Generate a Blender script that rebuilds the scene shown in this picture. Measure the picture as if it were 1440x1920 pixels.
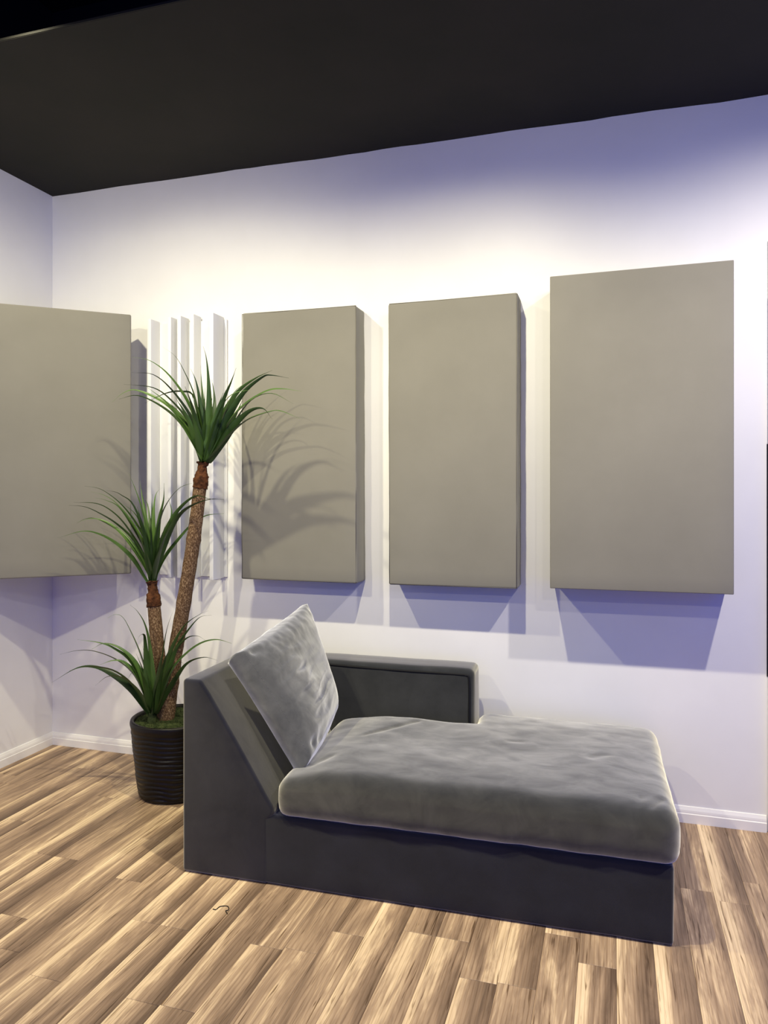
import bpy, bmesh, math, random
from mathutils import Vector, Matrix, noise

S = bpy.context.scene
C = S.collection
for o in list(bpy.data.objects):
    bpy.data.objects.remove(o)

# ------------------------------------------------------------------ camera
YAW = math.radians(17.2)
FPX, HORIZON, EYE = 1390.0, 918.0, 1.5
cd = bpy.data.cameras.new('camera')
cam = bpy.data.objects.new('camera', cd)
C.objects.link(cam)
cam.location = (0, 0, EYE)
cam.rotation_euler = (math.pi / 2, 0, YAW)
cd.sensor_fit = 'HORIZONTAL'
cd.sensor_width = 36.0
cd.lens = 36.0 * FPX / 1440.0
cd.shift_y = (HORIZON - 960.0) / 1440.0
cd.clip_start = 0.05
S.camera = cam

# ------------------------------------------------------------------ world, exposure
w = bpy.data.worlds.new('cool_fill')
S.world = w
w.use_nodes = True
bg = w.node_tree.nodes['Background']
bg.inputs[0].default_value = (0.03, 0.14, 1.12, 1)  # even blue fill added to tint the shadows, no real source modelled
bg.inputs[1].default_value = 0.75
S.view_settings.view_transform = 'Standard'
S.view_settings.look = 'None'
S.view_settings.gamma = 1.0
S.view_settings.use_curve_mapping = False
S.view_settings.exposure = 0.0

# ------------------------------------------------------------------ lamps of the room (track spots over the wall and over the room, plus one added fill spot at the left)
def spot(name, loc, aim, watt, col, cone, blend, rad=0.03):
    l = bpy.data.lights.new(name, 'SPOT')
    l.energy = watt
    l.color = col
    l.spot_size = math.radians(cone)
    l.spot_blend = blend
    l.shadow_soft_size = rad
    o = bpy.data.objects.new(name, l)
    C.objects.link(o)
    o.location = loc
    o.rotation_euler = (Vector(aim) - Vector(loc)).to_track_quat('-Z', 'Y').to_euler()
    return o

WARM = (1.0, 0.925, 0.63)
SOFT = (1.0, 0.93, 0.80)
spot('track_spot', (-2.15, 2.10, 3.25), (-2.15, 2.9, 1.2), 160, WARM, 142, 1.0)
spot('track_spot', (-0.65, 2.10, 3.25), (-0.65, 2.9, 1.2), 212, WARM, 129, 1.0)
spot('track_spot', (0.98, 2.10, 3.25), (0.98, 2.9, 1.2), 225, SOFT, 132, 1.0)
spot('room_and_fill_spot', (0.85, 0.55, 2.85), (-0.7, 3.2, 0.9), 46, SOFT, 130, 0.9)
spot('room_and_fill_spot', (0.85, -1.20, 2.85), (-0.9, 3.2, 0.9), 56, SOFT, 120, 0.9)
spot('room_and_fill_spot', (-1.90, 0.55, 2.85), (-3.0, 3.1, 1.3), 125, WARM, 110, 0.9)  # fill spot added to warm and brighten the left wall and corner

# ------------------------------------------------------------------ helpers
def link_mesh(name, me, mat=None, parent=None):
    o = bpy.data.objects.new(name, me)
    C.objects.link(o)
    if mat and not me.materials:
        me.materials.append(mat)
    if parent:
        o.parent = parent
    return o

def obj(name, bm, mat=None, parent=None, smooth=True, angle=None):
    me = bpy.data.meshes.new(name)
    bm.normal_update()
    bm.to_mesh(me)
    bm.free()
    if smooth:
        me.shade_smooth()
        if angle is not None:
            me.set_sharp_from_angle(angle=math.radians(angle))
    return link_mesh(name, me, mat, parent)

def pyobj(name, vs, fs, mat=None, parent=None, smooth=False):
    me = bpy.data.meshes.new(name)
    me.from_pydata([tuple(v) for v in vs], [], fs)
    me.update()
    if smooth:
        me.shade_smooth()
    return link_mesh(name, me, mat, parent)

def thing(name, label, cat, loc=(0, 0, 0), rz=0.0, group=None):
    o = bpy.data.objects.new(name, None)
    o.empty_display_size = 0.1
    C.objects.link(o)
    o.location = loc
    o.rotation_euler = (0, 0, rz)
    tag(o, label, cat, group)
    return o

def tag(o, label, cat, group=None, kind=None):
    o['label'] = label
    o['category'] = cat
    if group:
        o['group'] = group
    if kind:
        o['kind'] = kind
    return o

def struct(o, label, cat):
    return tag(o, label, cat, None, 'structure')

def box_data(x0, x1, y0, y1, z0, z1):
    vs = [(x0, y0, z0), (x1, y0, z0), (x1, y1, z0), (x0, y1, z0), (x0, y0, z1), (x1, y0, z1), (x1, y1, z1), (x0, y1, z1)]
    fs = [(3, 2, 1, 0), (4, 5, 6, 7), (0, 1, 5, 4), (1, 2, 6, 5), (2, 3, 7, 6), (3, 0, 4, 7)]
    return vs, fs

def add_box(bm, x0, x1, y0, y1, z0, z1):
    vs, fs = box_data(x0, x1, y0, y1, z0, z1)
    v = [bm.verts.new(p) for p in vs]
    for f in fs:
        bm.faces.new([v[i] for i in f])

def axis_steps(half, r, n, k):
    """positions from -half to half, dense within r of both ends"""
    a = [half - r + r * math.sin(i / k * math.pi / 2) for i in range(1, k + 1)]
    m = [-(half - r) + 2 * (half - r) * i / n for i in range(n + 1)]
    return [-x for x in reversed(a)] + m + a

def round_box(sx, sy, sz, r, nx=4, ny=4, nz=4, k=4, fn=None):
    """box of full size sx, sy, sz about the origin, edges rounded to r, optionally displaced by fn(co, normal)"""
    bm = bmesh.new()
    X, Yv, Z = (axis_steps(s / 2, r, n, k) for s, n in ((sx, nx), (sy, ny), (sz, nz)))
    cache = {}
    hx, hy, hz = sx / 2 - r, sy / 2 - r, sz / 2 - r
    def vert(x, y, z):
        key = (round(x, 6), round(y, 6), round(z, 6))
        if key not in cache:
            p = Vector((x, y, z))
            q = Vector((max(-hx, min(hx, x)), max(-hy, min(hy, y)), max(-hz, min(hz, z))))
            d = p - q
            # flatten: blend the cube corner onto the sphere
            if d.length > 1e-9:
                nrm = d.normalized()
                p = q + nrm * r
            else:
                nrm = Vector((0, 0, 1))
            if fn:
                p = fn(p, nrm)
            cache[key] = bm.verts.new(p)
        return cache[key]
    def sheet(A, B, f, flip):
        for i in range(len(A) - 1):
            for j in range(len(B) - 1):
                q = [f(A[i], B[j]), f(A[i + 1], B[j]), f(A[i + 1], B[j + 1]), f(A[i], B[j + 1])]
                if flip:
                    q.reverse()
                q2 = []
                for v in q:
                    if v not in q2:
                        q2.append(v)
                if len(q2) > 2:
                    try:
                        bm.faces.new(q2)
                    except ValueError:
                        pass
    sheet(X, Yv, lambda a, b: vert(a, b, sz / 2), False)
    sheet(X, Yv, lambda a, b: vert(a, b, -sz / 2), True)
    sheet(X, Z, lambda a, b: vert(a, -sy / 2, b), False)
    sheet(X, Z, lambda a, b: vert(a, sy / 2, b), True)
    sheet(Yv, Z, lambda a, b: vert(sx / 2, a, b), False)
    sheet(Yv, Z, lambda a, b: vert(-sx / 2, a, b), True)
    return bm

def tube(bm, pts, radii, seg=8, cap=True):
    pts = [Vector(p) for p in pts]
    if not isinstance(radii, (list, tuple)):
        radii = [radii] * len(pts)
    rings = []
    ref = Vector((0, 1, 0))
    for i, p in enumerate(pts):
        t = (pts[min(i + 1, len(pts) - 1)] - pts[max(i - 1, 0)]).normalized()
        if abs(t.dot(ref)) > 0.95:
            ref = Vector((1, 0, 0)) if abs(t.x) < 0.9 else Vector((0, 0, 1))
        u = (ref - t * ref.dot(t)).normalized()
        v = t.cross(u)
        rings.append([bm.verts.new(p + (u * math.cos(a) + v * math.sin(a)) * radii[i]) for a in (2 * math.pi * k / seg for k in range(seg))])
    for i in range(len(rings) - 1):
        for k in range(seg):
            bm.faces.new((rings[i][k], rings[i][(k + 1) % seg], rings[i + 1][(k + 1) % seg], rings[i + 1][k]))
    if cap:
        bm.faces.new(list(reversed(rings[0])))
        bm.faces.new(rings[-1])

def spline(P, n):
    """Catmull-Rom through P, n samples per span"""
    P = [Vector(p) for p in P]
    Q = [P[0] * 2 - P[1]] + P + [P[-1] * 2 - P[-2]]
    out = []
    for i in range(1, len(Q) - 2):
        a, b, c, d = Q[i - 1:i + 3]
        for k in range(n):
            t = k / n
            out.append(0.5 * ((2 * b) + (c - a) * t + (2 * a - 5 * b + 4 * c - d) * t * t + (3 * b - 3 * c + d - a) * t ** 3))
    out.append(P[-1])
    return out

# ------------------------------------------------------------------ materials
def mat(name, col, rough=0.6, spec=0.4, **kw):
    m = bpy.data.materials.new(name)
    m.use_nodes = True
    b = m.node_tree.nodes['Principled BSDF']
    b.inputs['Base Color'].default_value = (*col, 1)
    b.inputs['Roughness'].default_value = rough
    b.inputs['Specular IOR Level'].default_value = spec
    for k, v in kw.items():
        b.inputs[k.replace('_', ' ')].default_value = v
    return m

def N(m, t, **kw):
    n = m.node_tree.nodes.new(t)
    for k, v in kw.items():
        if k.startswith('i_'):
            n.inputs[k[2:].replace('_', ' ')].default_value = v
        else:
            setattr(n, k, v)
    return n

def L(m, a, b):
    m.node_tree.links.new(a, b)

def mottled(name, c0, c1, scale, rough=0.7, spec=0.3, bump=0.0, bscale=200.0, stretch=(1, 1, 1), lo=0.35, hi=0.65, **kw):
    """two close tones mixed by noise, with a fine bump"""
    m = mat(name, c0, rough, spec, **kw)
    b = m.node_tree.nodes['Principled BSDF']
    tc = N(m, 'ShaderNodeTexCoord')
    mp = N(m, 'ShaderNodeMapping')
    mp.inputs['Scale'].default_value = stretch
    L(m, tc.outputs['Object'], mp.inputs['Vector'])
    n = N(m, 'ShaderNodeTexNoise', i_Scale=scale, i_Detail=5.0, i_Roughness=0.6)
    L(m, mp.outputs[0], n.inputs['Vector'])
    r = N(m, 'ShaderNodeValToRGB')
    r.color_ramp.elements[0].position = lo
    r.color_ramp.elements[1].position = hi
    r.color_ramp.elements[0].color = (*c0, 1)
    r.color_ramp.elements[1].color = (*c1, 1)
    L(m, n.outputs['Fac'], r.inputs['Fac'])
    L(m, r.outputs['Color'], b.inputs['Base Color'])
    if bump:
        n2 = N(m, 'ShaderNodeTexNoise', i_Scale=bscale, i_Detail=3.0)
        L(m, tc.outputs['Object'], n2.inputs['Vector'])
        bp = N(m, 'ShaderNodeBump', i_Strength=bump, i_Distance=0.004)
        L(m, n2.outputs['Fac'], bp.inputs['Height'])
        L(m, bp.outputs['Normal'], b.inputs['Normal'])
    return m

M_wall = mottled('white_wall_paint', (0.80, 0.79, 0.79), (0.83, 0.82, 0.82), 3.0, 0.45, 0.35, 0.03, 60)
M_trim = mat('white_gloss_trim', (0.84, 0.82, 0.80), 0.35, 0.4)
M_slit = mat('dark_gap', (0.02, 0.02, 0.025), 0.8, 0.1)
M_ceil = mottled('black_ceiling_paint', (0.028, 0.028, 0.023), (0.034, 0.032, 0.027), 2.0, 0.8, 0.1)
M_void = mat('black_void_paint', (0.006, 0.006, 0.008), 0.9, 0.05)
M_edge = mat('ceiling_edge_strip', (0.008, 0.0075, 0.006), 0.6, 0.3)
M_panel = mottled('grey_panel_fabric', (0.203, 0.193, 0.165), (0.222, 0.211, 0.181), 2.2, 0.9, 0.1, 0.12, 700, Sheen_Weight=0.15)
M_fin = mat('white_slat_paint', (0.76, 0.76, 0.77), 0.5, 0.3)
def velvet(name, c0, c1, scale, rough, extra, stretch=(1, 1, 1), rough2=0.62, tint=(1.0, 0.96, 0.82)):
    """pile fabric: dark ground, microfibre sheen and a second sheen lobe that paints light into the brighter parts"""
    m = mottled(name, c0, c1, scale, 0.85, 0.08, 0.12, 420, stretch, 0.3, 0.72, Sheen_Weight=1.0, Sheen_Roughness=rough, Sheen_Tint=(*tint, 1))
    if extra:
        b = m.node_tree.nodes['Principled BSDF']
        out = m.node_tree.nodes['Material Output']
        sh = N(m, 'ShaderNodeBsdfSheen', i_Roughness=rough2)
        tc = N(m, 'ShaderNodeTexCoord')
        mp = N(m, 'ShaderNodeMapping')
        mp.inputs['Scale'].default_value = (1.0, 1.9, 1.0)
        L(m, tc.outputs['Object'], mp.inputs['Vector'])
        n = N(m, 'ShaderNodeTexNoise', i_Scale=7.0, i_Detail=7.0, i_Roughness=0.65, i_Distortion=0.6)
        L(m, mp.outputs[0], n.inputs['Vector'])
        r = N(m, 'ShaderNodeValToRGB')
        e = r.color_ramp.elements
        e[0].position, e[0].color = 0.30, (0.40 * extra, 0.40 * extra * tint[1], 0.40 * extra * tint[2], 1)
        e[1].position, e[1].color = 0.62, (1.0 * extra, extra * tint[1], extra * tint[2], 1)
        L(m, n.outputs['Fac'], r.inputs['Fac'])
        L(m, r.outputs['Color'], sh.inputs['Color'])
        ad = N(m, 'ShaderNodeAddShader')
        L(m, b.outputs[0], ad.inputs[0])
        L(m, sh.outputs[0], ad.inputs[1])
        L(m, ad.outputs[0], out.inputs['Surface'])
    return m
M_velvet = velvet('slate_velvet', (0.006, 0.007, 0.016), (0.014, 0.016, 0.029), 6.0, 0.43, 0.04)
M_arm = velvet('armrest_slate_velvet', (0.015, 0.017, 0.021), (0.030, 0.032, 0.036), 8.0, 0.43, 0.08)
M_back = velvet('backrest_slate_velvet', (0.004, 0.005, 0.014), (0.011, 0.012, 0.025), 6.0, 0.43, 0.14)  # extra sheen puts the light on the slope into the fabric
M_seat_lit = velvet('lit_slate_velvet', (0.008, 0.010, 0.015), (0.020, 0.022, 0.026), 5.0, 0.45, 0.74, (1, 1.6, 1), 0.60, (1.0, 0.97, 0.80))  # lit copy of the chaise velvet, light on the seat put into it
M_pillow = velvet('pillow_slate_velvet', (0.018, 0.020, 0.026), (0.042, 0.044, 0.052), 7.0, 0.48, 1.0, (1, 1, 1), 0.64, (1.0, 1.0, 0.98))
M_pillow.node_tree.nodes['Principled BSDF'].inputs['Sheen Weight'].default_value = 0.65
M_pipe = mat('black_piping', (0.008, 0.008, 0.010), 0.7, 0.2)
M_stitch = mat('pale_stitching', (0.16, 0.16, 0.18), 0.8, 0.1)
M_pot = mottled('black_glazed_pot', (0.0035, 0.0028, 0.0024), (0.008, 0.0055, 0.004), 9.0, 0.42, 0.28, 0.25, 45)
M_neck = mottled('rust_brown_fibre', (0.030, 0.012, 0.006), (0.115, 0.045, 0.019), 45.0, 0.9, 0.1, 0.8, 140)
M_moss = mottled('dry_moss', (0.020, 0.030, 0.012), (0.06, 0.075, 0.03), 40.0, 0.95, 0.05)
M_thread = mat('dark_thread', (0.012, 0.009, 0.008), 0.6, 0.3)

def trunk_mat():
    m = mat('speckled_bark', (0.15, 0.095, 0.055), 0.9, 0.1)
    b = m.node_tree.nodes['Principled BSDF']
    tc = N(m, 'ShaderNodeTexCoord')
    mp = N(m, 'ShaderNodeMapping')
    mp.inputs['Scale'].default_value = (1, 1, 0.6)
    L(m, tc.outputs['Object'], mp.inputs['Vector'])
    n = N(m, 'ShaderNodeTexNoise', i_Scale=170.0, i_Detail=4.0, i_Roughness=0.7)
    L(m, mp.outputs[0], n.inputs['Vector'])
    r = N(m, 'ShaderNodeValToRGB')
    e = r.color_ramp.elements
    e[0].position, e[0].color = 0.36, (0.055, 0.030, 0.016, 1)
    e[1].position, e[1].color = 0.66, (0.36, 0.25, 0.15, 1)
    x = e.new(0.52)
    x.color = (0.15, 0.088, 0.048, 1)
    L(m, n.outputs['Fac'], r.inputs['Fac'])
    L(m, r.outputs['Color'], b.inputs['Base Color'])
    bp = N(m, 'ShaderNodeBump', i_Strength=0.7, i_Distance=0.004)
    L(m, n.outputs['Fac'], bp.inputs['Height'])
    L(m, bp.outputs['Normal'], b.inputs['Normal'])
    return m
M_trunk = trunk_mat()

def leaf_mat():
    m = mat('green_blade', (0.04, 0.13, 0.02), 0.42, 0.4)
    b = m.node_tree.nodes['Principled BSDF']
    oi = N(m, 'ShaderNodeObjectInfo')
    tc = N(m, 'ShaderNodeTexCoord')
    n = N(m, 'ShaderNodeTexNoise', i_Scale=9.0, i_Detail=2.0)
    L(m, tc.outputs['Object'], n.inputs['Vector'])
    ad = N(m, 'ShaderNodeMath', operation='MULTIPLY_ADD')
    ad.inputs[1].default_value = 0.55
    L(m, oi.outputs['Random'], ad.inputs[0])
    sc = N(m, 'ShaderNodeMath', operation='MULTIPLY')
    sc.inputs[1].default_value = 0.6
    L(m, n.outputs['Fac'], sc.inputs[0])
    L(m, sc.outputs[0], ad.inputs[2])
    r = N(m, 'ShaderNodeValToRGB')
    e = r.color_ramp.elements
    e[0].position, e[0].color = 0.15, (0.009, 0.026, 0.009, 1)
    e[1].position, e[1].color = 0.95, (0.078, 0.150, 0.030, 1)
    L(m, ad.outputs[0], r.inputs['Fac'])
    L(m, r.outputs['Color'], b.inputs['Base Color'])
    return m
M_leaf = leaf_mat()

def wood_mat():
    m = mat('laminate_oak', (0.3, 0.2, 0.12), 0.5, 0.35)
    b = m.node_tree.nodes['Principled BSDF']
    oi = N(m, 'ShaderNodeObjectInfo')
    tc = N(m, 'ShaderNodeTexCoord')
    off = N(m, 'ShaderNodeVectorMath', operation='SCALE')
    off.inputs[0].default_value = (37.0, 91.0, 53.0)
    L(m, oi.outputs['Random'], off.inputs['Scale'])
    def coords(sx, sy):
        mp = N(m, 'ShaderNodeMapping')
        mp.inputs['Scale'].default_value = (sx, sy, 1)
        L(m, tc.outputs['Object'], mp.inputs['Vector'])
        ad = N(m, 'ShaderNodeVectorMath', operation='ADD')
        L(m, mp.outputs[0], ad.inputs[0])
        L(m, off.outputs[0], ad.inputs[1])
        return ad.outputs[0]
    def math_(op, a, bb, c=None):
        n = N(m, 'ShaderNodeMath', operation=op)
        for i, v in enumerate((a, bb, c)):
            if v is None:
                continue
            if isinstance(v, (int, float)):
                n.inputs[i].default_value = v
            else:
                L(m, v, n.inputs[i])
        return n.outputs[0]
    def noise_(vec, scale, detail, rough=0.55, dist=0.0):
        n = N(m, 'ShaderNodeTexNoise', i_Scale=scale, i_Detail=detail, i_Roughness=rough, i_Distortion=dist)
        L(m, vec, n.inputs['Vector'])
        return n.outputs['Fac']
    sep = N(m, 'ShaderNodeSeparateXYZ')
    L(m, tc.outputs['Object'], sep.inputs[0])
    # sapwood runs along one side of each strip (-1 .. 1 across the width), its border wandering with the figure
    across = math_('MULTIPLY', sep.outputs[0], -1.0 / 0.058)
    side = math_('MULTIPLY_ADD', oi.outputs['Random'], 2.6, -0.45)
    side = math_('MINIMUM', side, 1.0)
    lat = math_('MULTIPLY', across, side)
    band = noise_(coords(8.0, 0.75), 1.0, 4.0, 0.6, 2.0)
    bandc = math_('MULTIPLY_ADD', band, 2.0, -1.0)
    swirl = noise_(coords(20.0, 2.2), 1.0, 3.0, 0.6, 3.0)
    u = math_('MULTIPLY_ADD', bandc, 1.9, lat)
    u = math_('MULTIPLY_ADD', math_('SUBTRACT', swirl, 0.5), 1.5, u)
    u = math_('MULTIPLY_ADD', u, 0.30, 0.47)
    fine = noise_(coords(120.0, 3.5), 1.0, 5.0, 0.7)
    t = math_('MULTIPLY_ADD', math_('SUBTRACT', fine, 0.5), 0.34, u)
    r = N(m, 'ShaderNodeValToRGB')
    e = r.color_ramp.elements
    e[0].position, e[0].color = 0.08, (0.140, 0.090, 0.060, 1)
    e[1].position, e[1].color = 0.93, (0.92, 0.71, 0.46, 1)
    for p, c in ((0.36, (0.28, 0.188, 0.124)), (0.55, (0.45, 0.312, 0.203)), (0.70, (0.74, 0.55, 0.35))):
        x = e.new(p)
        x.color = (*c, 1)
    L(m, t, r.inputs['Fac'])
    # short dark checks along the grain
    crk = noise_(coords(95.0, 2.6), 1.0, 2.0, 0.5, 1.5)
    cr = N(m, 'ShaderNodeValToRGB')
    cr.color_ramp.elements[0].position, cr.color_ramp.elements[0].color = 0.31, (0.40, 0.35, 0.30, 1)
    cr.color_ramp.elements[1].position, cr.color_ramp.elements[1].color = 0.37, (1, 1, 1, 1)
    L(m, crk, cr.inputs['Fac'])
    # cathedral figure: thin rings
    wv = N(m, 'ShaderNodeTexWave', wave_type='BANDS', bands_direction='X', i_Scale=1.0, i_Distortion=5.0, i_Detail=2.0, i_Detail_Scale=0.8)
    L(m, coords(22.0, 1.6), wv.inputs['Vector'])
    wr = N(m, 'ShaderNodeValToRGB')
    wr.color_ramp.elements[0].position, wr.color_ramp.elements[0].color = 0.02, (0.82, 0.78, 0.74, 1)
    wr.color_ramp.elements[1].position, wr.color_ramp.elements[1].color = 0.22, (1, 1, 1, 1)
    L(m, wv.outputs['Fac'], wr.inputs['Fac'])
    col = r.outputs['Color']
    for src in (cr.outputs['Color'], wr.outputs['Color']):
        mx = N(m, 'ShaderNodeMix', data_type='RGBA', blend_type='MULTIPLY')
        mx.inputs[0].default_value = 1.0
        L(m, col, mx.inputs[6])
        L(m, src, mx.inputs[7])
        col = mx.outputs[2]
    L(m, col, b.inputs['Base Color'])
    bp = N(m, 'ShaderNodeBump', i_Strength=0.15, i_Distance=0.002)
    L(m, fine, bp.inputs['Height'])
    L(m, bp.outputs['Normal'], b.inputs['Normal'])
    return m
M_wood = wood_mat()
M_under = mat('floor_underlay', (0.05, 0.035, 0.025), 0.9, 0.1)

# ------------------------------------------------------------------ room shell
XL, YB, ZC = -3.165, 3.604, 3.232        # left wall face, back wall face, ceiling

fl = pyobj('floor', *box_data(XL - 0.1, 2.4, -3.2, YB + 0.1, -0.10, -0.009), M_under)
struct(fl, 'floor of brown laminate boards with pale sapwood streaks', 'floor')
wb = pyobj('wall_back', *box_data(XL - 0.1, 2.4, YB, YB + 0.1, -0.10, 4.4), M_wall)
struct(wb, 'long white back wall the grey panels hang on', 'wall')
wl = pyobj('wall_left', *box_data(XL - 0.1, XL, -3.2, YB, -0.10, 4.4), M_wall)
struct(wl, 'short white wall at the left meeting the back wall in a corner', 'wall')

# ceiling: slab with a slightly wavy painted edge along the back wall
vs, fs = [], []
nseg = 60
x0, x1 = XL, 2.4
rnd = random.Random(5)
for i in range(nseg + 1):
    x = x0 + (x1 - x0) * i / nseg
    wz = 0.006 * noise.noise(Vector((x * 3.1, 0.3, 0))) + 0.003 * noise.noise(Vector((x * 11, 1.7, 0)))
    vs += [(x, YB, ZC + wz), (x, YB - 0.06, ZC), (x, 2.30, ZC), (x, 2.30, ZC + 0.012), (x, YB, ZC + 0.05)]
for i in range(nseg):
    a, b = i * 5, (i + 1) * 5
    for k in range(5):
        k2 = (k + 1) % 5
        fs.append((a + k, a + k2, b + k2, b + k))
ce = pyobj('ceiling', vs, fs, M_ceil)
struct(ce, 'matt black ceiling spanning above the white walls', 'ceiling')
ed = pyobj('trim_edge', *box_data(XL, 2.4, 2.296, 2.300, ZC + 0.001, ZC + 0.010), M_edge)
struct(ed, 'thin paler edge strip along the rim of the black ceiling', 'trim')
uc = pyobj('ceiling_upper', *box_data(XL - 0.1, 2.4, -3.2, YB + 0.1, 4.30, 4.40), M_void)
struct(uc, 'darker black void above the ceiling rim in the upper left', 'ceiling')
bm = bmesh.new()
add_box(bm, XL, 2.4, YB - 0.02, YB, ZC + 0.06, 4.30)
add_box(bm, XL, XL + 0.02, -3.2, YB - 0.02, ZC + 0.06, 4.30)
vd = obj('wall_void', bm, M_void, smooth=False)
struct(vd, 'black lining of the void above the ceiling rim', 'wall')

# baseboards: extruded moulding profile
PROF = [(0.0, 0.0), (0.016, 0.0), (0.016, 0.040), (0.0125, 0.043), (0.0125, 0.048), (0.011, 0.056), (0.0075, 0.064), (0.005, 0.070), (0.0, 0.072)]
def baseboard(name, p0, p1, inward, label):
    vs = []
    for p in (p0, p1):
        for d, z in PROF:
            vs.append((p[0] + inward[0] * d, p[1] + inward[1] * d, z))
    n = len(PROF)
    fs = [(i, i + 1, n + i + 1, n + i) for i in range(n - 1)]
    fs += [tuple(range(n)), tuple(range(2 * n - 1, n - 1, -1))]
    o = pyobj(name, vs, fs, M_trim)
    bm = bmesh.new(); bm.from_mesh(o.data); bmesh.ops.recalc_face_normals(bm, faces=bm.faces); bm.to_mesh(o.data); bm.free()
    struct(o, label, 'baseboard')
baseboard('baseboard_back', (XL, YB), (0.640, YB), (0, -1), 'white moulded baseboard along the foot of the back wall')
baseboard('baseboard_left', (XL, -3.2), (XL, YB), (1, 0), 'white moulded baseboard along the foot of the left wall')
# the edge of a white door casing at the right border, with a dark slit
sl = pyobj('trim_1', *box_data(0.6425, 0.6480, YB - 0.003, YB - 0.0005, 0.68, 1.70), M_slit)
struct(sl, 'narrow dark slit where the back wall meets the white casing', 'trim')
cs = obj('trim_2', round_box(0.10, 0.030, 2.6, 0.004, 1, 1, 1, 2), M_trim, angle=40)
cs.location = (0.7000, YB - 0.015, 1.3)
struct(cs, 'white upright casing at the right border of the back wall', 'trim')

# floor strips, each an object of its own
PW = 0.1155
rnd = random.Random(11)
known = {-1: 2.43, -6: 2.43, -5: 2.43, -4: 2.248, -9: 2.224, -10: 2.21, -11: 1.87, -12: 1.865, -13: 2.213, -14: 2.213, -15: 1.867, -16: 2.43,
         -17: 1.946, -20: 2.50, -19: 2.50, -21: 3.055, -24: 3.33, 1: 2.615, 2: 3.0, 0: 3.1, -2: 2.56, -3: 1.5, -7: 1.35, -8: 3.2, -18: 3.055, -22: 2.2, -23: 2.72,
         -25: 2.72, -26: 3.05, -27: 2.3, -28: 2.9}
def plank(x0, x1, y0, y1):
    g, c, t = 0.0004, 0.0012, 0.009
    w, l = (x1 - x0) / 2 - g, (y1 - y0) / 2 - g
    vs = [(-w, -l, -t), (w, -l, -t), (w, l, -t), (-w, l, -t), (-w, -l, -c * 0.6), (w, -l, -c * 0.6), (w, l, -c * 0.6), (-w, l, -c * 0.6),
          (-w + c, -l + c, 0), (w - c, -l + c, 0), (w - c, l - c, 0), (-w + c, l - c, 0)]
    fs = [(8, 9, 10, 11)]
    for i in range(4):
        j = (i + 1) % 4
        fs += [(i, j, 4 + j, 4 + i), (4 + i, 4 + j, 8 + j, 8 + i)]
    o = pyobj('plank', vs, fs, M_wood, fl)
    o.location = ((x0 + x1) / 2, (y0 + y1) / 2, 0)
k = -28
while True:
    xa, xb = 0.009 + PW * k, 0.009 + PW * (k + 1)
    if xa > 1.5:
        break
    xa2, xb2 = max(xa, XL), xb
    if xb2 - xa2 > 0.01:
        j0 = known.get(k, rnd.uniform(1.2, 3.4))
        cuts = [j0]
        y = j0
        while y < YB:
            y += rnd.uniform(0.75, 1.25)
            cuts.append(y)
        y = j0
        while y > 0.2:
            y -= rnd.uniform(0.75, 1.25)
            cuts.append(y)
        cuts = sorted(c for c in cuts if 0.45 < c < YB - 0.12)
        cuts = [0.2] + cuts + [YB - 0.002]
        for a, b in zip(cuts, cuts[1:]):
            plank(xa2, xb2, a, b)
    k += 1

# ------------------------------------------------------------------ wall panels
def panel(label, corners, t, amp, seed, rad=0.010, name='acoustic_panel'):
    """fabric slab against the back wall; corners = front (x, z) of TL, TR, BL, BR"""
    TL, TR, BL, BR = corners
    cx = sum(p[0] for p in corners) / 4
    cz = sum(p[1] for p in corners) / 4
    W = (TR[0] - TL[0] + BR[0] - BL[0]) / 2
    H = (TL[1] - BL[1] + TR[1] - BR[1]) / 2
    def fn(p, n):
        u, v = p.x / W + 0.5, p.z / H + 0.5
        x = (BL[0] * (1 - u) + BR[0] * u) * (1 - v) + (TL[0] * (1 - u) + TR[0] * u) * v - cx
        z = (BL[1] * (1 - v) + TL[1] * v) * (1 - u) + (BR[1] * (1 - v) + TR[1] * v) * u - cz
        y = p.y
        if y < 0:
            y += amp * noise.noise(Vector((x * 4 + seed, z * 4, seed))) * 0.6
        if abs(n.x) > 0.6:
            x += amp * 0.7 * noise.noise(Vector((seed, z * 9, y * 9)))
        return Vector((x, y, z))
    o = obj(name, round_box(W, t, H, rad, 10, 2, 22, 3, fn), M_panel, angle=60)
    o.location = (cx, YB - t / 2 - 0.002, cz)
    return o

def seam_loop(parent, W, H, y, col, r=0.0016):
    bm = bmesh.new()
    a, b = W / 2 - 0.004, H / 2 - 0.004
    P = [(-a, y, -b), (a, y, -b), (a, y, b), (-a, y, b)]
    for i in range(4):
        tube(bm, [P[i], P[(i + 1) % 4]], r, 5)
    return obj('edge_seam', bm, col, parent)

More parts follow.
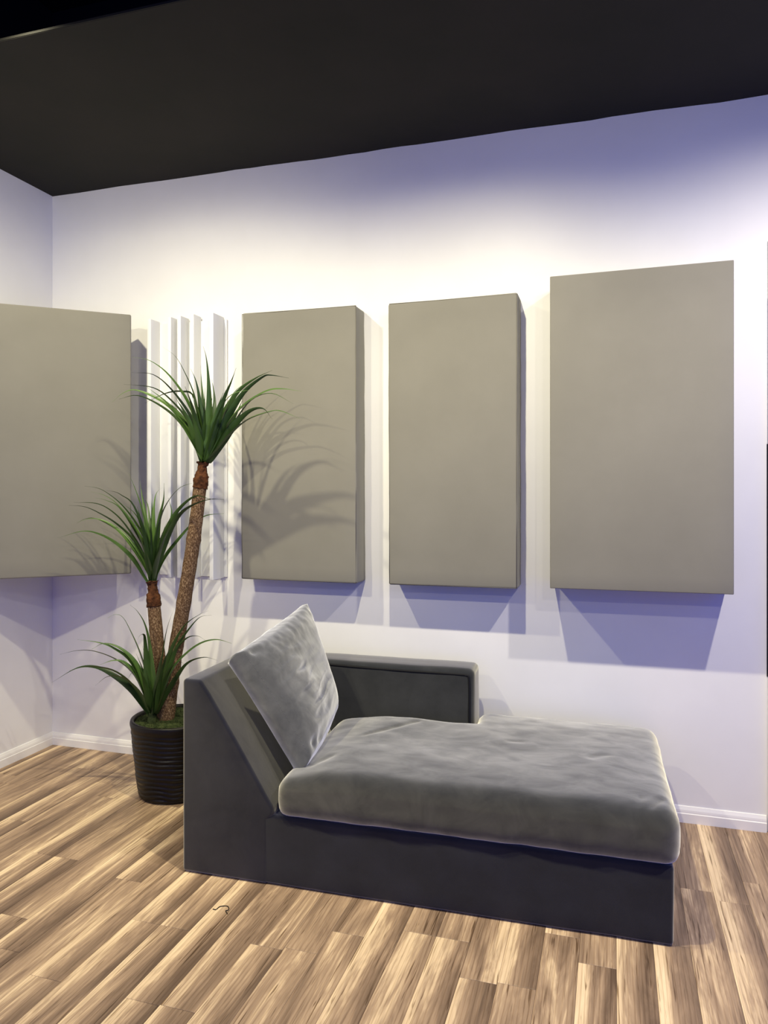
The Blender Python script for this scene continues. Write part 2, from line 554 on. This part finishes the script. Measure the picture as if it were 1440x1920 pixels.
M_seam = mat('panel_seam', (0.15, 0.14, 0.12), 0.9, 0.1)
GP = 'grey fabric panels on the walls'
p1 = panel('', [(-1.843, 2.417), (-1.218, 2.413), (-1.852, 1.035), (-1.212, 1.034)], 0.14, 0.006, 3.3)
tag(p1, 'grey fabric panel on the back wall crossed by palm leaf shadows', 'acoustic panel', GP)
seam_loop(p1, 0.634, 1.38, -0.068, M_seam)
p2 = panel('', [(-1.050, 2.405), (-0.424, 2.413), (-1.046, 1.036), (-0.424, 1.040)], 0.145, 0.003, 8.1)
tag(p2, 'unshadowed grey fabric panel hanging straight above the chaise armrest', 'acoustic panel', GP)
seam_loop(p2, 0.622, 1.37, -0.0705, M_seam)
p3 = panel('', [(-0.271, 2.452), (0.480, 2.458), (-0.271, 1.059), (0.480, 1.062)], 0.22, 0.0, 5.2, 0.004)
tag(p3, 'widest and thickest grey panel, above the foot end of the chaise', 'acoustic panel', GP)
# the one set diagonally across the corner
DIR = Vector((0.764, 0.645, 0)).normalized()
NRM = Vector((-DIR.y, DIR.x, 0))
wid, thk, hgt = 0.75, 0.12, 1.385
pc = obj('acoustic_panel', round_box(wid, thk, hgt, 0.008, 8, 2, 16, 3), M_panel, angle=60)
mid = Vector((-2.461, 3.384, 0)) - DIR * (wid / 2) + NRM * (thk / 2)
pc.location = (mid.x, mid.y, 1.743)
pc.rotation_euler = (0, 0, math.atan2(DIR.y, DIR.x))
tag(pc, 'grey fabric panel set diagonally across the room corner', 'acoustic panel', GP)

# ------------------------------------------------------------------ white slat diffuser between corner panel and first panel
df = thing('slat_diffuser', 'white wall diffuser of five upright slats behind the palm', 'diffuser', (-2.23, YB, 1.72))
bb = obj('back_board', round_box(0.44, 0.012, 1.40, 0.002, 1, 1, 1, 2), M_fin, df, angle=40)
bb.location = (0.005, -0.008, 0.005)
for x, wd, dp, top, bot in ((-2.446, 0.023, 0.085, 2.436, 1.022), (-2.322, 0.022, 0.080, 2.440, 1.022), (-2.258, 0.022, 0.085, 2.441, 1.022),
                            (-2.185, 0.023, 0.075, 2.447, 1.022), (-2.043, 0.023, 0.115, 2.435, 1.022)):
    s = obj('slat', round_box(wd, dp, top - bot, 0.0015, 1, 1, 1, 2), M_fin, df, angle=40)
    s.location = (x + wd / 2 + 2.23, -dp / 2 - 0.014, (top + bot) / 2 - 1.72)

# ------------------------------------------------------------------ chaise
SA = math.radians(1.6)
ch = thing('chaise_longue', 'slate grey velvet chaise with one low armrest and sloped back', 'chaise', (-1.617, 2.545, 0), SA)

def wob(p, f, a, s=0.0):
    return a * noise.noise(Vector((p.x * f + s, p.y * f - s, p.z * f + 2 * s)))

def soft(bm, seed, a):
    for v in bm.verts:
        n = v.normal
        v.co += n * (wob(v.co, 5.0, a, seed) + wob(v.co, 17.0, a * 0.3, seed))

# base
bm = round_box(1.480, 0.943, 0.262, 0.014, 16, 10, 4, 4)
bm.normal_update()
soft(bm, 1.0, 0.003)
o = obj('base', bm, M_velvet, ch)
o.location = (0.328 + 0.740, 0.4735, 0.002 + 0.131)

# sloped backrest: profile in x,z pulled along y
def backrest():
    prof = [(0.0, 0.002), (0.0, 0.757), (0.078, 0.757), (0.115, 0.708), (0.178, 0.614), (0.24, 0.52), (0.305, 0.418), (0.36, 0.330), (0.388, 0.290), (0.386, 0.262), (0.364, 0.245), (0.362, 0.002)]
    bm = bmesh.new()
    ys = [0.0, 0.945]
    rings = [[bm.verts.new((x, y, z)) for x, z in prof] for y in ys]
    n = len(prof)
    for i in range(n):
        j = (i + 1) % n
        bm.faces.new((rings[0][i], rings[1][i], rings[1][j], rings[0][j]))
    bm.faces.new(rings[0])
    bm.faces.new(list(reversed(rings[1])))
    bmesh.ops.recalc_face_normals(bm, faces=bm.faces)
    sharp = [e for e in bm.edges if len(e.link_faces) == 2 and e.calc_face_angle() > math.radians(35)]
    bmesh.ops.bevel(bm, geom=sharp, offset=0.014, segments=4, profile=0.5, affect='EDGES', clamp_overlap=True)
    return bm
o = obj('backrest', backrest(), M_back, ch, angle=50)

# armrest along the wall with black piping round its inner face
bm = round_box(0.880, 0.180, 0.420, 0.030, 12, 3, 6, 5)
bm.normal_update()
soft(bm, 4.0, 0.003)
arm = obj('armrest', bm, M_arm, ch)
arm.location = (0.155 + 0.440, 0.755 + 0.090, 0.263 + 0.210)
bm = bmesh.new()
pts = [(-0.30, -0.087, 0.190), (-0.1, -0.0865, 0.1865), (0.1, -0.0865, 0.184), (0.37, -0.087, 0.184), (0.406, -0.087, 0.182), (0.416, -0.087, 0.172), (0.419, -0.087, 0.10), (0.418, -0.087, 0.0), (0.418, -0.087, -0.20)]
tube(bm, spline(pts, 4), 0.0062, 8)
obj('piping', bm, M_pipe, arm)

# seat cushion: two rounded slabs melted into one L shape
def cushion():
    bm = bmesh.new()
    for (x0, x1, y0, y1) in ((0.394, 1.828, -0.012, 0.742), (1.035, 1.828, 0.40, 0.932)):
        b2 = round_box(x1 - x0, y1 - y0, 0.172, 0.055, 4, 4, 2, 6)
        bmesh.ops.translate(b2, vec=((x0 + x1) / 2, (y0 + y1) / 2, 0.267 + 0.086), verts=b2.verts)
        me = bpy.data.meshes.new('tmp')
        b2.to_mesh(me); b2.free()
        bm.from_mesh(me)
        bpy.data.meshes.remove(me)
    me = bpy.data.meshes.new('tmp')
    bm.to_mesh(me); bm.free()
    o = bpy.data.objects.new('tmp', me)
    C.objects.link(o)
    md = o.modifiers.new('r', 'REMESH')
    md.mode = 'VOXEL'
    md.voxel_size = 0.012
    sm = o.modifiers.new('s', 'SMOOTH')
    sm.factor = 0.5
    sm.iterations = 4
    dg = bpy.context.evaluated_depsgraph_get()
    me2 = bpy.data.meshes.new_from_object(o.evaluated_get(dg))
    bpy.data.objects.remove(o)
    bm = bmesh.new()
    bm.from_mesh(me2)
    bpy.data.meshes.remove(me2)
    bm.normal_update()
    for v in bm.verts:
        if v.co.z < 0.322:
            v.co.z = 0.267 + 0.055 * max(0.0, (v.co.z - 0.267) / 0.055) ** 2.2
        x, y, z = v.co
        up = max(0.0, (z - 0.30) / 0.14)
        fx = max(0.0, min(1.0, (x - 0.39) / 0.25)) * max(0.0, min(1.0, (1.83 - x) / 0.25))
        fy = max(0.0, min(1.0, (y + 0.01) / 0.22)) * max(0.0, min(1.0, (0.94 - y) / 0.2))
        v.co.z += up * 0.022 * math.sqrt(max(0.0, fx * fy)) - 0.040 * up * max(0.0, min(1.0, (0.66 - x) / 0.27)) ** 1.4 * (1.0 - 0.5 * max(0.0, min(1.0, y / 0.7)))
        d = wob(v.co, 4.0, 0.007, 2.0) + wob(v.co, 14.0, 0.0022, 5.0)
        # crease below the pillow and puckers at two corners
        for (ax, ay, bx, by, dep, sg) in ((0.62, 0.42, 0.80, 0.66, 0.006, 0.012), (1.55, 0.40, 1.60, 0.44, 0.004, 0.02), (0.50, 0.10, 0.56, 0.18, 0.004, 0.012),
                                          (1.74, 0.03, 1.78, 0.10, 0.006, 0.010), (1.70, 0.03, 1.71, 0.09, 0.004, 0.010), (1.22, 0.50, 1.27, 0.51, 0.004, 0.015)):
            ab = Vector((bx - ax, by - ay)); ap = Vector((x - ax, y - ay))
            t = max(0.0, min(1.0, ap.dot(ab) / ab.length_squared))
            dd = (ap - ab * t).length
            d -= dep * math.exp(-(dd / sg) ** 2) * (1 if z > 0.38 else 0)
        v.co += v.normal * d
        # keep the underside and the side that meets the frame in place
        if v.co.z < 0.2665:
            v.co.z = 0.2665
    return bm
obj('seat_cushion', cushion(), M_seat_lit, ch)

# ------------------------------------------------------------------ pillow leaning on the sloped back
def pillow():
    BN, TN, TF, BF = Vector((-1.125, 2.668, 0.452)), Vector((-1.425, 2.685, 0.842)), Vector((-1.345, 3.155, 0.968)), Vector((-1.195, 3.160, 0.515))
    org = Vector((-1.27, 2.92, 0.66))
    LIFT = Vector((0.0, 0.0, 0.006))
    n = 64
    bm = bmesh.new()
    def base(u, v):     # u near to far, v bottom to top
        a = BN.lerp(TN, v); b = BF.lerp(TF, v)
        p = a.lerp(b, u)
        return p
    nrm = ((TN - BN).cross(BF - BN)).normalized()
    if nrm.x < 0:
        nrm = -nrm
    def pt(u, v, side):
        # edges dip in a little between the ears
        uu = u - 0.5; vv = v - 0.5
        pin = 0.035
        su = 1 - pin * (1 - (2 * vv) ** 2)
        sv = 1 - pin * (1 - (2 * uu) ** 2) * (0.8 if v > 0.5 else -1.2)
        p = base(0.5 + uu * su, 0.5 + vv * sv)
        bul = (max(0.0, 1 - (2 * uu) ** 4) * max(0.0, 1 - (2 * vv) ** 4)) ** 0.6
        if side > 0:
            q = Vector((u * 2.2 + v * 0.6, v * 10.5 - u * 0.8, 1.3))
            wr = noise.noise(q * 0.9) * 0.7 + noise.noise(q * 2.1 + Vector((3, 1, 0))) * 0.22
            ridge = (1 - abs(wr) * 2.2)
            amp = 0.019 * math.exp(-((u - 0.28) / 0.38) ** 2 - ((v - 0.42) / 0.42) ** 2)
            w2 = noise.noise(Vector((u * 5, v * 9, 4.0))) * 0.003
            w3 = noise.noise(Vector((u * 22, v * 14, 9.0))) * 0.0035 * math.exp(-((v - 0.93) / 0.15) ** 2)
            for cu, cv, dp in ((0.07, 0.95, 0.016), (0.10, 0.07, 0.018), (0.20, 0.05, 0.010)):
                w3 -= dp * math.exp(-(((u - cu) / 0.045) ** 2 + ((v - cv) / 0.035) ** 2))
            return p + nrm * (0.058 * bul + amp * ridge * bul + w2 * bul + w3)
        return p - nrm * (0.085 + 0.022 * bul)
    F = [[bm.verts.new(pt(i / n, j / n, 1) - org) for j in range(n + 1)] for i in range(n + 1)]
    B = [[bm.verts.new(pt(i / n, j / n, -1) - org) for j in range(n + 1)] for i in range(n + 1)]
    for i in range(n):
        for j in range(n):
            bm.faces.new((F[i][j], F[i + 1][j], F[i + 1][j + 1], F[i][j + 1]))
            bm.faces.new((B[i][j + 1], B[i + 1][j + 1], B[i + 1][j], B[i][j]))
    # gusset round the rim, swelling outwards
    rim = [(i, 0) for i in range(n)] + [(n, j) for j in range(n)] + [(i, n) for i in range(n, 0, -1)] + [(0, j) for j in range(n, 0, -1)]
    ctr = sum((base(u, v) for u, v in ((0, 0), (1, 0), (0, 1), (1, 1))), Vector()) / 4 - org
    K = 6
    strips = []
    for (i, j) in rim:
        a, b = F[i][j], B[i][j]
        out = (a.co - ctr)
        out -= nrm * out.dot(nrm)
        out.normalize()
        row = [a]
        for k in range(1, K):
            t = k / K
            p = a.co.lerp(b.co, t) + out * ((0.016 + 0.010 * max(0.0, 1 - j / n * 1.6)) * math.sin(math.pi * t) + 0.003 * noise.noise(a.co * 20 + Vector((k, 0, 0))))
            row.append(bm.verts.new(p))
        row.append(b)
        strips.append(row)
    m = len(strips)
    for i in range(m):
        r0, r1 = strips[i], strips[(i + 1) % m]
        for k in range(K):
            bm.faces.new((r0[k], r0[k + 1], r1[k + 1], r1[k]))
    bmesh.ops.recalc_face_normals(bm, faces=bm.faces)
    edge = [Vector(F[0][j].co) + nrm * 0.001 for j in range(3, n - 1)]
    return bm, org + LIFT, edge
bm, org, edge = pillow()
pl = obj('pillow', bm, M_pillow)
pl.location = org
tag(pl, 'crumpled slate velvet pillow leaning on the back of the chaise', 'pillow')
bm = bmesh.new()
for i in range(0, len(edge) - 1, 1):
    if i % 2 == 0:
        tube(bm, [edge[i], edge[i].lerp(edge[i + 1], 0.5)], 0.0008, 4)
sm = obj('seam', bm, M_stitch, pl)

# ------------------------------------------------------------------ palm in a black pot
PX, PY = -2.085, 3.215
plant = thing('potted_palm', 'two-stemmed artificial yucca palm in a black ribbed pot', 'potted plant', (PX, PY, 0))

def pot():
    bm = bmesh.new()
    seg, H = 72, 0.372
    rings = []
    nz = 110
    def rad(z, a):
        t = z / H
        r = 0.168 + 0.042 * t ** 0.8
        r += (0.0026 + 0.0022 * noise.noise(Vector((3 * math.cos(a), 3 * math.sin(a), z * 22)))) * math.sin(2 * math.pi * (z / 0.0225) + 1.6 * math.sin(a * 2 + 1.0) + 0.9 * math.sin(a * 5) + 2.2 * noise.noise(Vector((2 * math.cos(a), 2 * math.sin(a), z * 9)))) * (1 if 0.015 < z < 0.325 else 0.2)
        if z < 0.012:
            r -= 0.010 * (1 - z / 0.012) ** 2
        if t > 0.9:
            r += 0.004 * math.sin((t - 0.9) / 0.1 * math.pi)
        return r
    for i in range(nz + 1):
        z = H * i / nz
        rings.append([(rad(z, a), z, a) for a in (2 * math.pi * k / seg for k in range(seg))])
    last = rings[-1]
    rings.append([(r - 0.005, z + 0.004, a) for r, z, a in last])
    rings.append([(r - 0.014, z + 0.003, a) for r, z, a in last])
    rings.append([(r - 0.018, z - 0.006, a) for r, z, a in last])
    rings.append([(r - 0.020, z - 0.05, a) for r, z, a in last])
    V = [[bm.verts.new((r * math.cos(a), r * math.sin(a), z)) for r, z, a in ring] for ring in rings]
    for i in range(len(V) - 1):
        for k in range(seg):
            bm.faces.new((V[i][k], V[i][(k + 1) % seg], V[i + 1][(k + 1) % seg], V[i + 1][k]))
    bm.faces.new(list(reversed(V[0])))
    bm.faces.new(V[-1])
    return bm
obj('pot', pot(), M_pot, plant)

def moss():
    bm = bmesh.new()
    rr = random.Random(3)
    seg, rn = 40, 8
    V = []
    for i in range(rn + 1):
        r = 0.190 * i / rn
        V.append([bm.verts.new((r * math.cos(a), r * math.sin(a), 0.358 + 0.018 * (1 - (i / rn) ** 2) + 0.007 * noise.noise(Vector((r * 40 * math.cos(a), r * 40 * math.sin(a), 0)))))
                  for a in (2 * math.pi * k / seg for k in range(seg))])
    for i in range(rn):
        for k in range(seg):
            bm.faces.new((V[i][k], V[i][(k + 1) % seg], V[i + 1][(k + 1) % seg], V[i + 1][k]))
    for _ in range(2200):
        r, a = 0.186 * math.sqrt(rr.random()), rr.uniform(0, 6.283)
        p = Vector((r * math.cos(a), r * math.sin(a), 0.358 + 0.018 * (1 - (r / 0.19) ** 2)))
        d = Vector((rr.gauss(0, 1), rr.gauss(0, 1), rr.uniform(0.3, 1.4))).normalized() * rr.uniform(0.008, 0.022)
        s = Vector((rr.gauss(0, 1), rr.gauss(0, 1), 0)).normalized() * 0.0012
        bm.faces.new((bm.verts.new(p - s), bm.verts.new(p + s), bm.verts.new(p + d)))
    return bm
ms = obj('moss', moss(), M_moss, plant, smooth=False)
ms['kind'] = 'stuff'

TY = 3.17            # the plane the stems stand in
D_ = Vector((-math.sin(YAW), math.cos(YAW), 0)); R_ = Vector((math.cos(YAW), math.sin(YAW), 0))
def on_plane(px, py, y):
    """survey of the photograph: where a sighted point lies when it stands at depth y"""
    r = D_ + R_ * ((px - 720) / FPX) + Vector((0, 0, (HORIZON - py) / FPX))
    return Vector((0, 0, EYE)) + r * (y / r.y)

def stem(pts, r0, r1, seed):
    bm = bmesh.new()
    P = spline(pts, 14)
    n = len(P)
    R = []
    for i in range(n):
        t = i / (n - 1)
        r = r0 + (r1 - r0) * t
        r += 0.0016 * noise.noise(Vector((t * 30, seed, 0)))
        for kn in (0.33, 0.62, 0.80):
            r += 0.0035 * math.exp(-((t - kn - 0.02 * seed) / 0.012) ** 2)
        R.append(r)
    tube(bm, P, R, 18)
    for v in bm.verts:
        v.co += Vector((noise.noise(v.co * 60), noise.noise(v.co * 60 + Vector((9, 0, 0))), 0)) * 0.0016
    return bm
base = Vector((PX, PY, 0))
def rel(p):
    return p - base
t1 = obj('trunk', stem([rel(p) for p in (on_plane(305, 1395, TY), on_plane(313, 1345, TY), on_plane(326, 1240, TY), on_plane(343, 1140, TY), on_plane(363, 1012, TY), on_plane(376, 905, TY))], 0.039, 0.031, 0.0), M_trunk, plant)
t2 = obj('trunk', stem([rel(p) for p in (on_plane(316, 1400, TY + 0.04), on_plane(306, 1320, TY + 0.03), on_plane(297, 1230, TY), on_plane(288, 1128, TY))], 0.037, 0.031, 1.0), M_trunk, plant)

def neck(p0, p1, r, seed):
    """fibrous sheath under a crown: torn cuff on the stem, bulb, pinch, flared rim"""
    bm = bmesh.new()
    prof = [(0.0, 1.06), (0.02, 1.16), (0.12, 1.14), (0.3, 1.16), (0.45, 1.05), (0.56, 0.84), (0.68, 0.72), (0.82, 0.74), (0.93, 0.88), (1.0, 1.02)]
    P = [p0.lerp(p1, t) for t, _ in prof]
    P = spline(P, 3)
    R = []
    for k in range(len(prof) - 1):
        for q in range(3):
            R.append(r * (prof[k][1] + (prof[k + 1][1] - prof[k][1]) * q / 3))
    R.append(r * prof[-1][1])
    tube(bm, P, R, 24)
    for v in bm.verts:
        q = v.co
        v.co += Vector((noise.noise(q * 70 + Vector((seed, 0, 0))), noise.noise(q * 70 + Vector((0, seed, 5))), 1.6 * noise.noise(q * 90))) * 0.005
        v.co += Vector((noise.noise(q * 200), noise.noise(q * 200 + Vector((3, 3, 3))), 0)) * 0.0018
    return bm
c1 = obj('crown', neck(rel(on_plane(375, 915, TY)), rel(on_plane(381, 866, TY)), 0.031, 1), M_neck, plant)
c2 = obj('crown', neck(rel(on_plane(289, 1137, TY)), rel(on_plane(285, 1090, TY)), 0.030, 2), M_neck, plant)
bm = bmesh.new()
tube(bm, [rel(on_plane(284, 1372, TY - 0.06)), rel(on_plane(285, 1352, TY - 0.06)), rel(on_plane(286, 1325, TY - 0.06))], [0.022, 0.022, 0.012], 14)
c3 = obj('crown', bm, M_moss, plant)

def leaf(P, wmax, twist, parent, off):
    """one arching blade: a folded strip along P that narrows to a hair-thin tip"""
    pts = spline(P, 5)
    n = len(pts)
    acc = [0.0]
    for a, b in zip(pts, pts[1:]):
        acc.append(acc[-1] + (b - a).length)
    hor = pts[-1] - pts[0]
    hor.z = 0
    if hor.length < 0.03:
        hor = Vector((math.cos(twist * 5), math.sin(twist * 5), 0))
    hor.normalize()
    side = Vector((-hor.y, hor.x, 0))
    vs, fs = [], []
    for i, p in enumerate(pts):
        s = acc[i] / acc[-1]
        t = (pts[min(i + 1, n - 1)] - pts[max(i - 1, 0)]).normalized()
        b = (side - t * side.dot(t)).normalized()
        m = t.cross(b)
        th = twist * (0.6 + 0.4 * s)
        b2 = b * math.cos(th) + m * math.sin(th)
        m2 = t.cross(b2)
        if s < 0.3:
            w = 0.55 + 0.45 * (s / 0.3)
        else:
            w = (1 - (s - 0.3) / 0.7) ** 1.25
        w = max(w * wmax, 0.0011) * 0.5
        fold = w * 0.45
        vs += [p - b2 * w - off + m2 * fold, p - off, p + b2 * w - off + m2 * fold]
    for i in range(n - 1):
        a = i * 3
        fs += [(a, a + 1, a + 4, a + 3), (a + 1, a + 2, a + 5, a + 4)]
    return pyobj('leaf', vs, fs, M_leaf, parent, True)

LEAVES1 = [[(605, 800), (500, 600), (380, 470), (200, 385), (110, 400), (35, 460)], [(600, 800), (470, 600), (350, 490), (200, 418), (80, 440)],
           [(610, 780), (520, 590), (420, 460), (300, 370), (110, 345)], [(610, 760), (540, 570), (420, 390), (300, 285), (160, 270)],
           [(600, 700), (520, 470), (400, 290), (280, 195), (165, 170)], [(600, 640), (560, 420), (500, 270), (440, 165), (360, 105)],
           [(650, 800), (662, 500), (655, 300), (640, 170), (620, 100)], [(630, 700), (620, 450), (610, 330), (605, 225)],
           [(670, 760), (740, 480), (800, 330), (832, 240)], [(680, 760), (760, 540), (850, 390), (960, 305), (1065, 255)],
           [(680, 780), (780, 560), (880, 400), (1000, 300), (1060, 287), (1170, 305)], [(680, 800), (800, 580), (900, 470), (1030, 390), (1130, 375), (1255, 390)],
           [(690, 800), (820, 600), (930, 450), (1060, 405), (1200, 470)], [(660, 830), (780, 690), (900, 580), (1040, 525), (1120, 518), (1240, 565)],
           [(670, 830), (780, 660), (900, 530), (1000, 500), (1065, 570)], [(600, 750), (560, 440), (480, 395), (380, 405), (245, 465)],
           [(618, 820), (622, 600), (632, 365)], [(620, 760), (600, 480), (575, 330), (540, 245)], [(660, 780), (690, 520), (692, 420), (675, 310)],
           [(680, 800), (780, 640), (850, 500), (878, 430)], [(600, 820), (500, 640), (400, 480), (250, 355)], [(690, 760), (750, 560), (820, 400), (920, 320)],
           [(610, 800), (560, 620), (500, 500), (440, 420)], [(640, 800), (700, 600), (760, 460), (830, 400), (930, 380)]]
LEAVES2 = [[(800, 1000), (680, 820), (540, 690), (400, 615), (270, 598), (80, 650)], [(820, 960), (700, 740), (580, 600), (400, 495), (300, 495), (235, 530)],
           [(830, 950), (720, 760), (600, 610), (480, 520), (360, 490), (240, 520)], [(820, 900), (700, 680), (560, 540), (420, 450), (300, 395), (170, 382)],
           [(790, 820), (660, 590), (540, 450), (400, 370), (210, 358)], [(800, 780), (700, 580), (580, 400), (470, 340), (385, 322)],
           [(800, 760), (680, 520), (560, 370), (460, 300), (350, 272)], [(810, 740), (720, 540), (600, 380), (480, 280), (400, 240), (300, 225)],
           [(810, 700), (700, 390), (600, 300), (540, 270), (470, 262)], [(830, 760), (780, 480), (720, 270), (660, 120)], [(830, 760), (800, 480), (770, 300), (750, 175)],
           [(860, 900), (850, 500), (853, 290)], [(870, 740), (870, 400), (890, 280), (940, 235)], [(880, 760), (910, 500), (945, 340), (950, 200)],
           [(880, 800), (920, 520), (980, 360), (1080, 240), (1200, 195)], [(890, 860), (960, 620), (1060, 430), (1200, 310), (1320, 330), (1440, 335)],
           [(900, 880), (980, 640), (1080, 460), (1210, 370), (1350, 330), (1440, 335)], [(890, 970), (960, 820), (1060, 680), (1180, 540), (1300, 465), (1440, 450)],
           [(840, 900), (760, 560), (700, 440), (610, 370)], [(880, 800), (985, 560), (1012, 440), (985, 320)], [(850, 900), (790, 640), (745, 560), (700, 540)],
           [(850, 700), (820, 400), (795, 340)]]
LEAVES3 = [[(700, 915), (590, 770), (480, 680), (360, 620), (230, 625), (60, 720)], [(705, 900), (600, 740), (470, 640), (300, 612), (180, 640)],
           [(710, 880), (620, 680), (500, 570), (350, 510), (230, 505), (115, 530)], [(715, 860), (640, 620), (540, 500), (420, 455), (330, 495)],
           [(715, 850), (600, 590), (480, 490), (380, 450), (235, 430)], [(730, 800), (660, 540), (590, 370), (540, 280), (490, 260), (440, 283)],
           [(745, 820), (720, 480), (690, 330), (640, 240), (590, 195)], [(720, 800), (695, 470), (685, 400), (660, 400), (640, 430)],
           [(770, 850), (810, 560), (840, 360), (890, 210)], [(775, 880), (860, 620), (910, 480), (980, 370), (1060, 280), (1140, 265)],
           [(775, 870), (850, 560), (950, 350), (1060, 260), (1120, 235)], [(780, 900), (880, 640), (980, 520), (1080, 450), (1180, 430), (1275, 455)],
           [(780, 920), (900, 700), (980, 590), (1090, 550), (1180, 570)], [(770, 900), (830, 680), (900, 590), (940, 585), (960, 610)],
           [(705, 910), (640, 780), (540, 690), (440, 680), (355, 740)], [(715, 890), (650, 700), (560, 590), (480, 570), (385, 600)],
           [(710, 900), (660, 690), (620, 650), (590, 670), (570, 720)], [(740, 900), (710, 640), (670, 460)], [(775, 900), (800, 720), (830, 560), (900, 420)],
           [(780, 890), (870, 560), (960, 430), (1040, 405), (1100, 435)]]
rl = random.Random(21)
def crown(parent, rows, sc, ox, oy, y0, foot, wide):
    fx, fy = foot
    for P in rows:
        tip = P[-1][0] - fx
        reach = tip / sc
        if reach < -25:
            dy = rl.uniform(-0.20, -0.06)
        elif reach > 25:
            dy = rl.uniform(-0.20, 0.10)
        else:
            dy = rl.choice((-1, 1)) * rl.uniform(0.05, 0.16)
        Q = [(fx + (P[0][0] - fx) * 0.35, fy)] + list(P)
        pts = []
        m = len(Q) - 1
        for i, (a, b) in enumerate(Q):
            s = i / m
            pts.append(rel(on_plane(ox + a / sc, oy + b / sc, y0 + dy * s ** 1.3)))
        leaf(pts, wide * rl.uniform(0.85, 1.2), rl.choice((-1, 1)) * rl.uniform(0.35, 1.05), parent, Vector())
def inner(rows, foot, span, high, k):
    for _ in range(k):
        a = rl.uniform(-1, 1)
        h = high * rl.uniform(0.6, 1.0)
        fx, fy = foot
        rows.append([(fx + a * span * 0.25, fy - h * 0.3), (fx + a * span * 0.6, fy - h * 0.7), (fx + a * span, fy - h)])
inner(LEAVES1, (632, 850), 190, 560, 9)
inner(LEAVES2, (858, 1015), 170, 640, 8)
inner(LEAVES3, (745, 935), 150, 520, 8)
crown(c1, LEAVES1, 3.4286, 200, 620, TY, (632, 850), 0.042)
crown(c2, LEAVES2, 4.3636, 90, 860, TY, (858, 1015), 0.038)
crown(c3, LEAVES3, 3.6, 80, 1080, TY - 0.06, (745, 935), 0.040)

# ------------------------------------------------------------------ a dark strand lying on the boards
bm = bmesh.new()
pts = [(-1.367, 2.349), (-1.355, 2.350), (-1.352, 2.368), (-1.342, 2.377), (-1.327, 2.381), (-1.315, 2.370), (-1.312, 2.358), (-1.318, 2.353), (-1.302, 2.337)]
tube(bm, spline([(x, y, 0.0016) for x, y in pts], 5), 0.0016, 6)
th = obj('thread_strand', bm, M_thread)
tag(th, 'short curled dark strand lying on the floor before the chaise', 'strand')
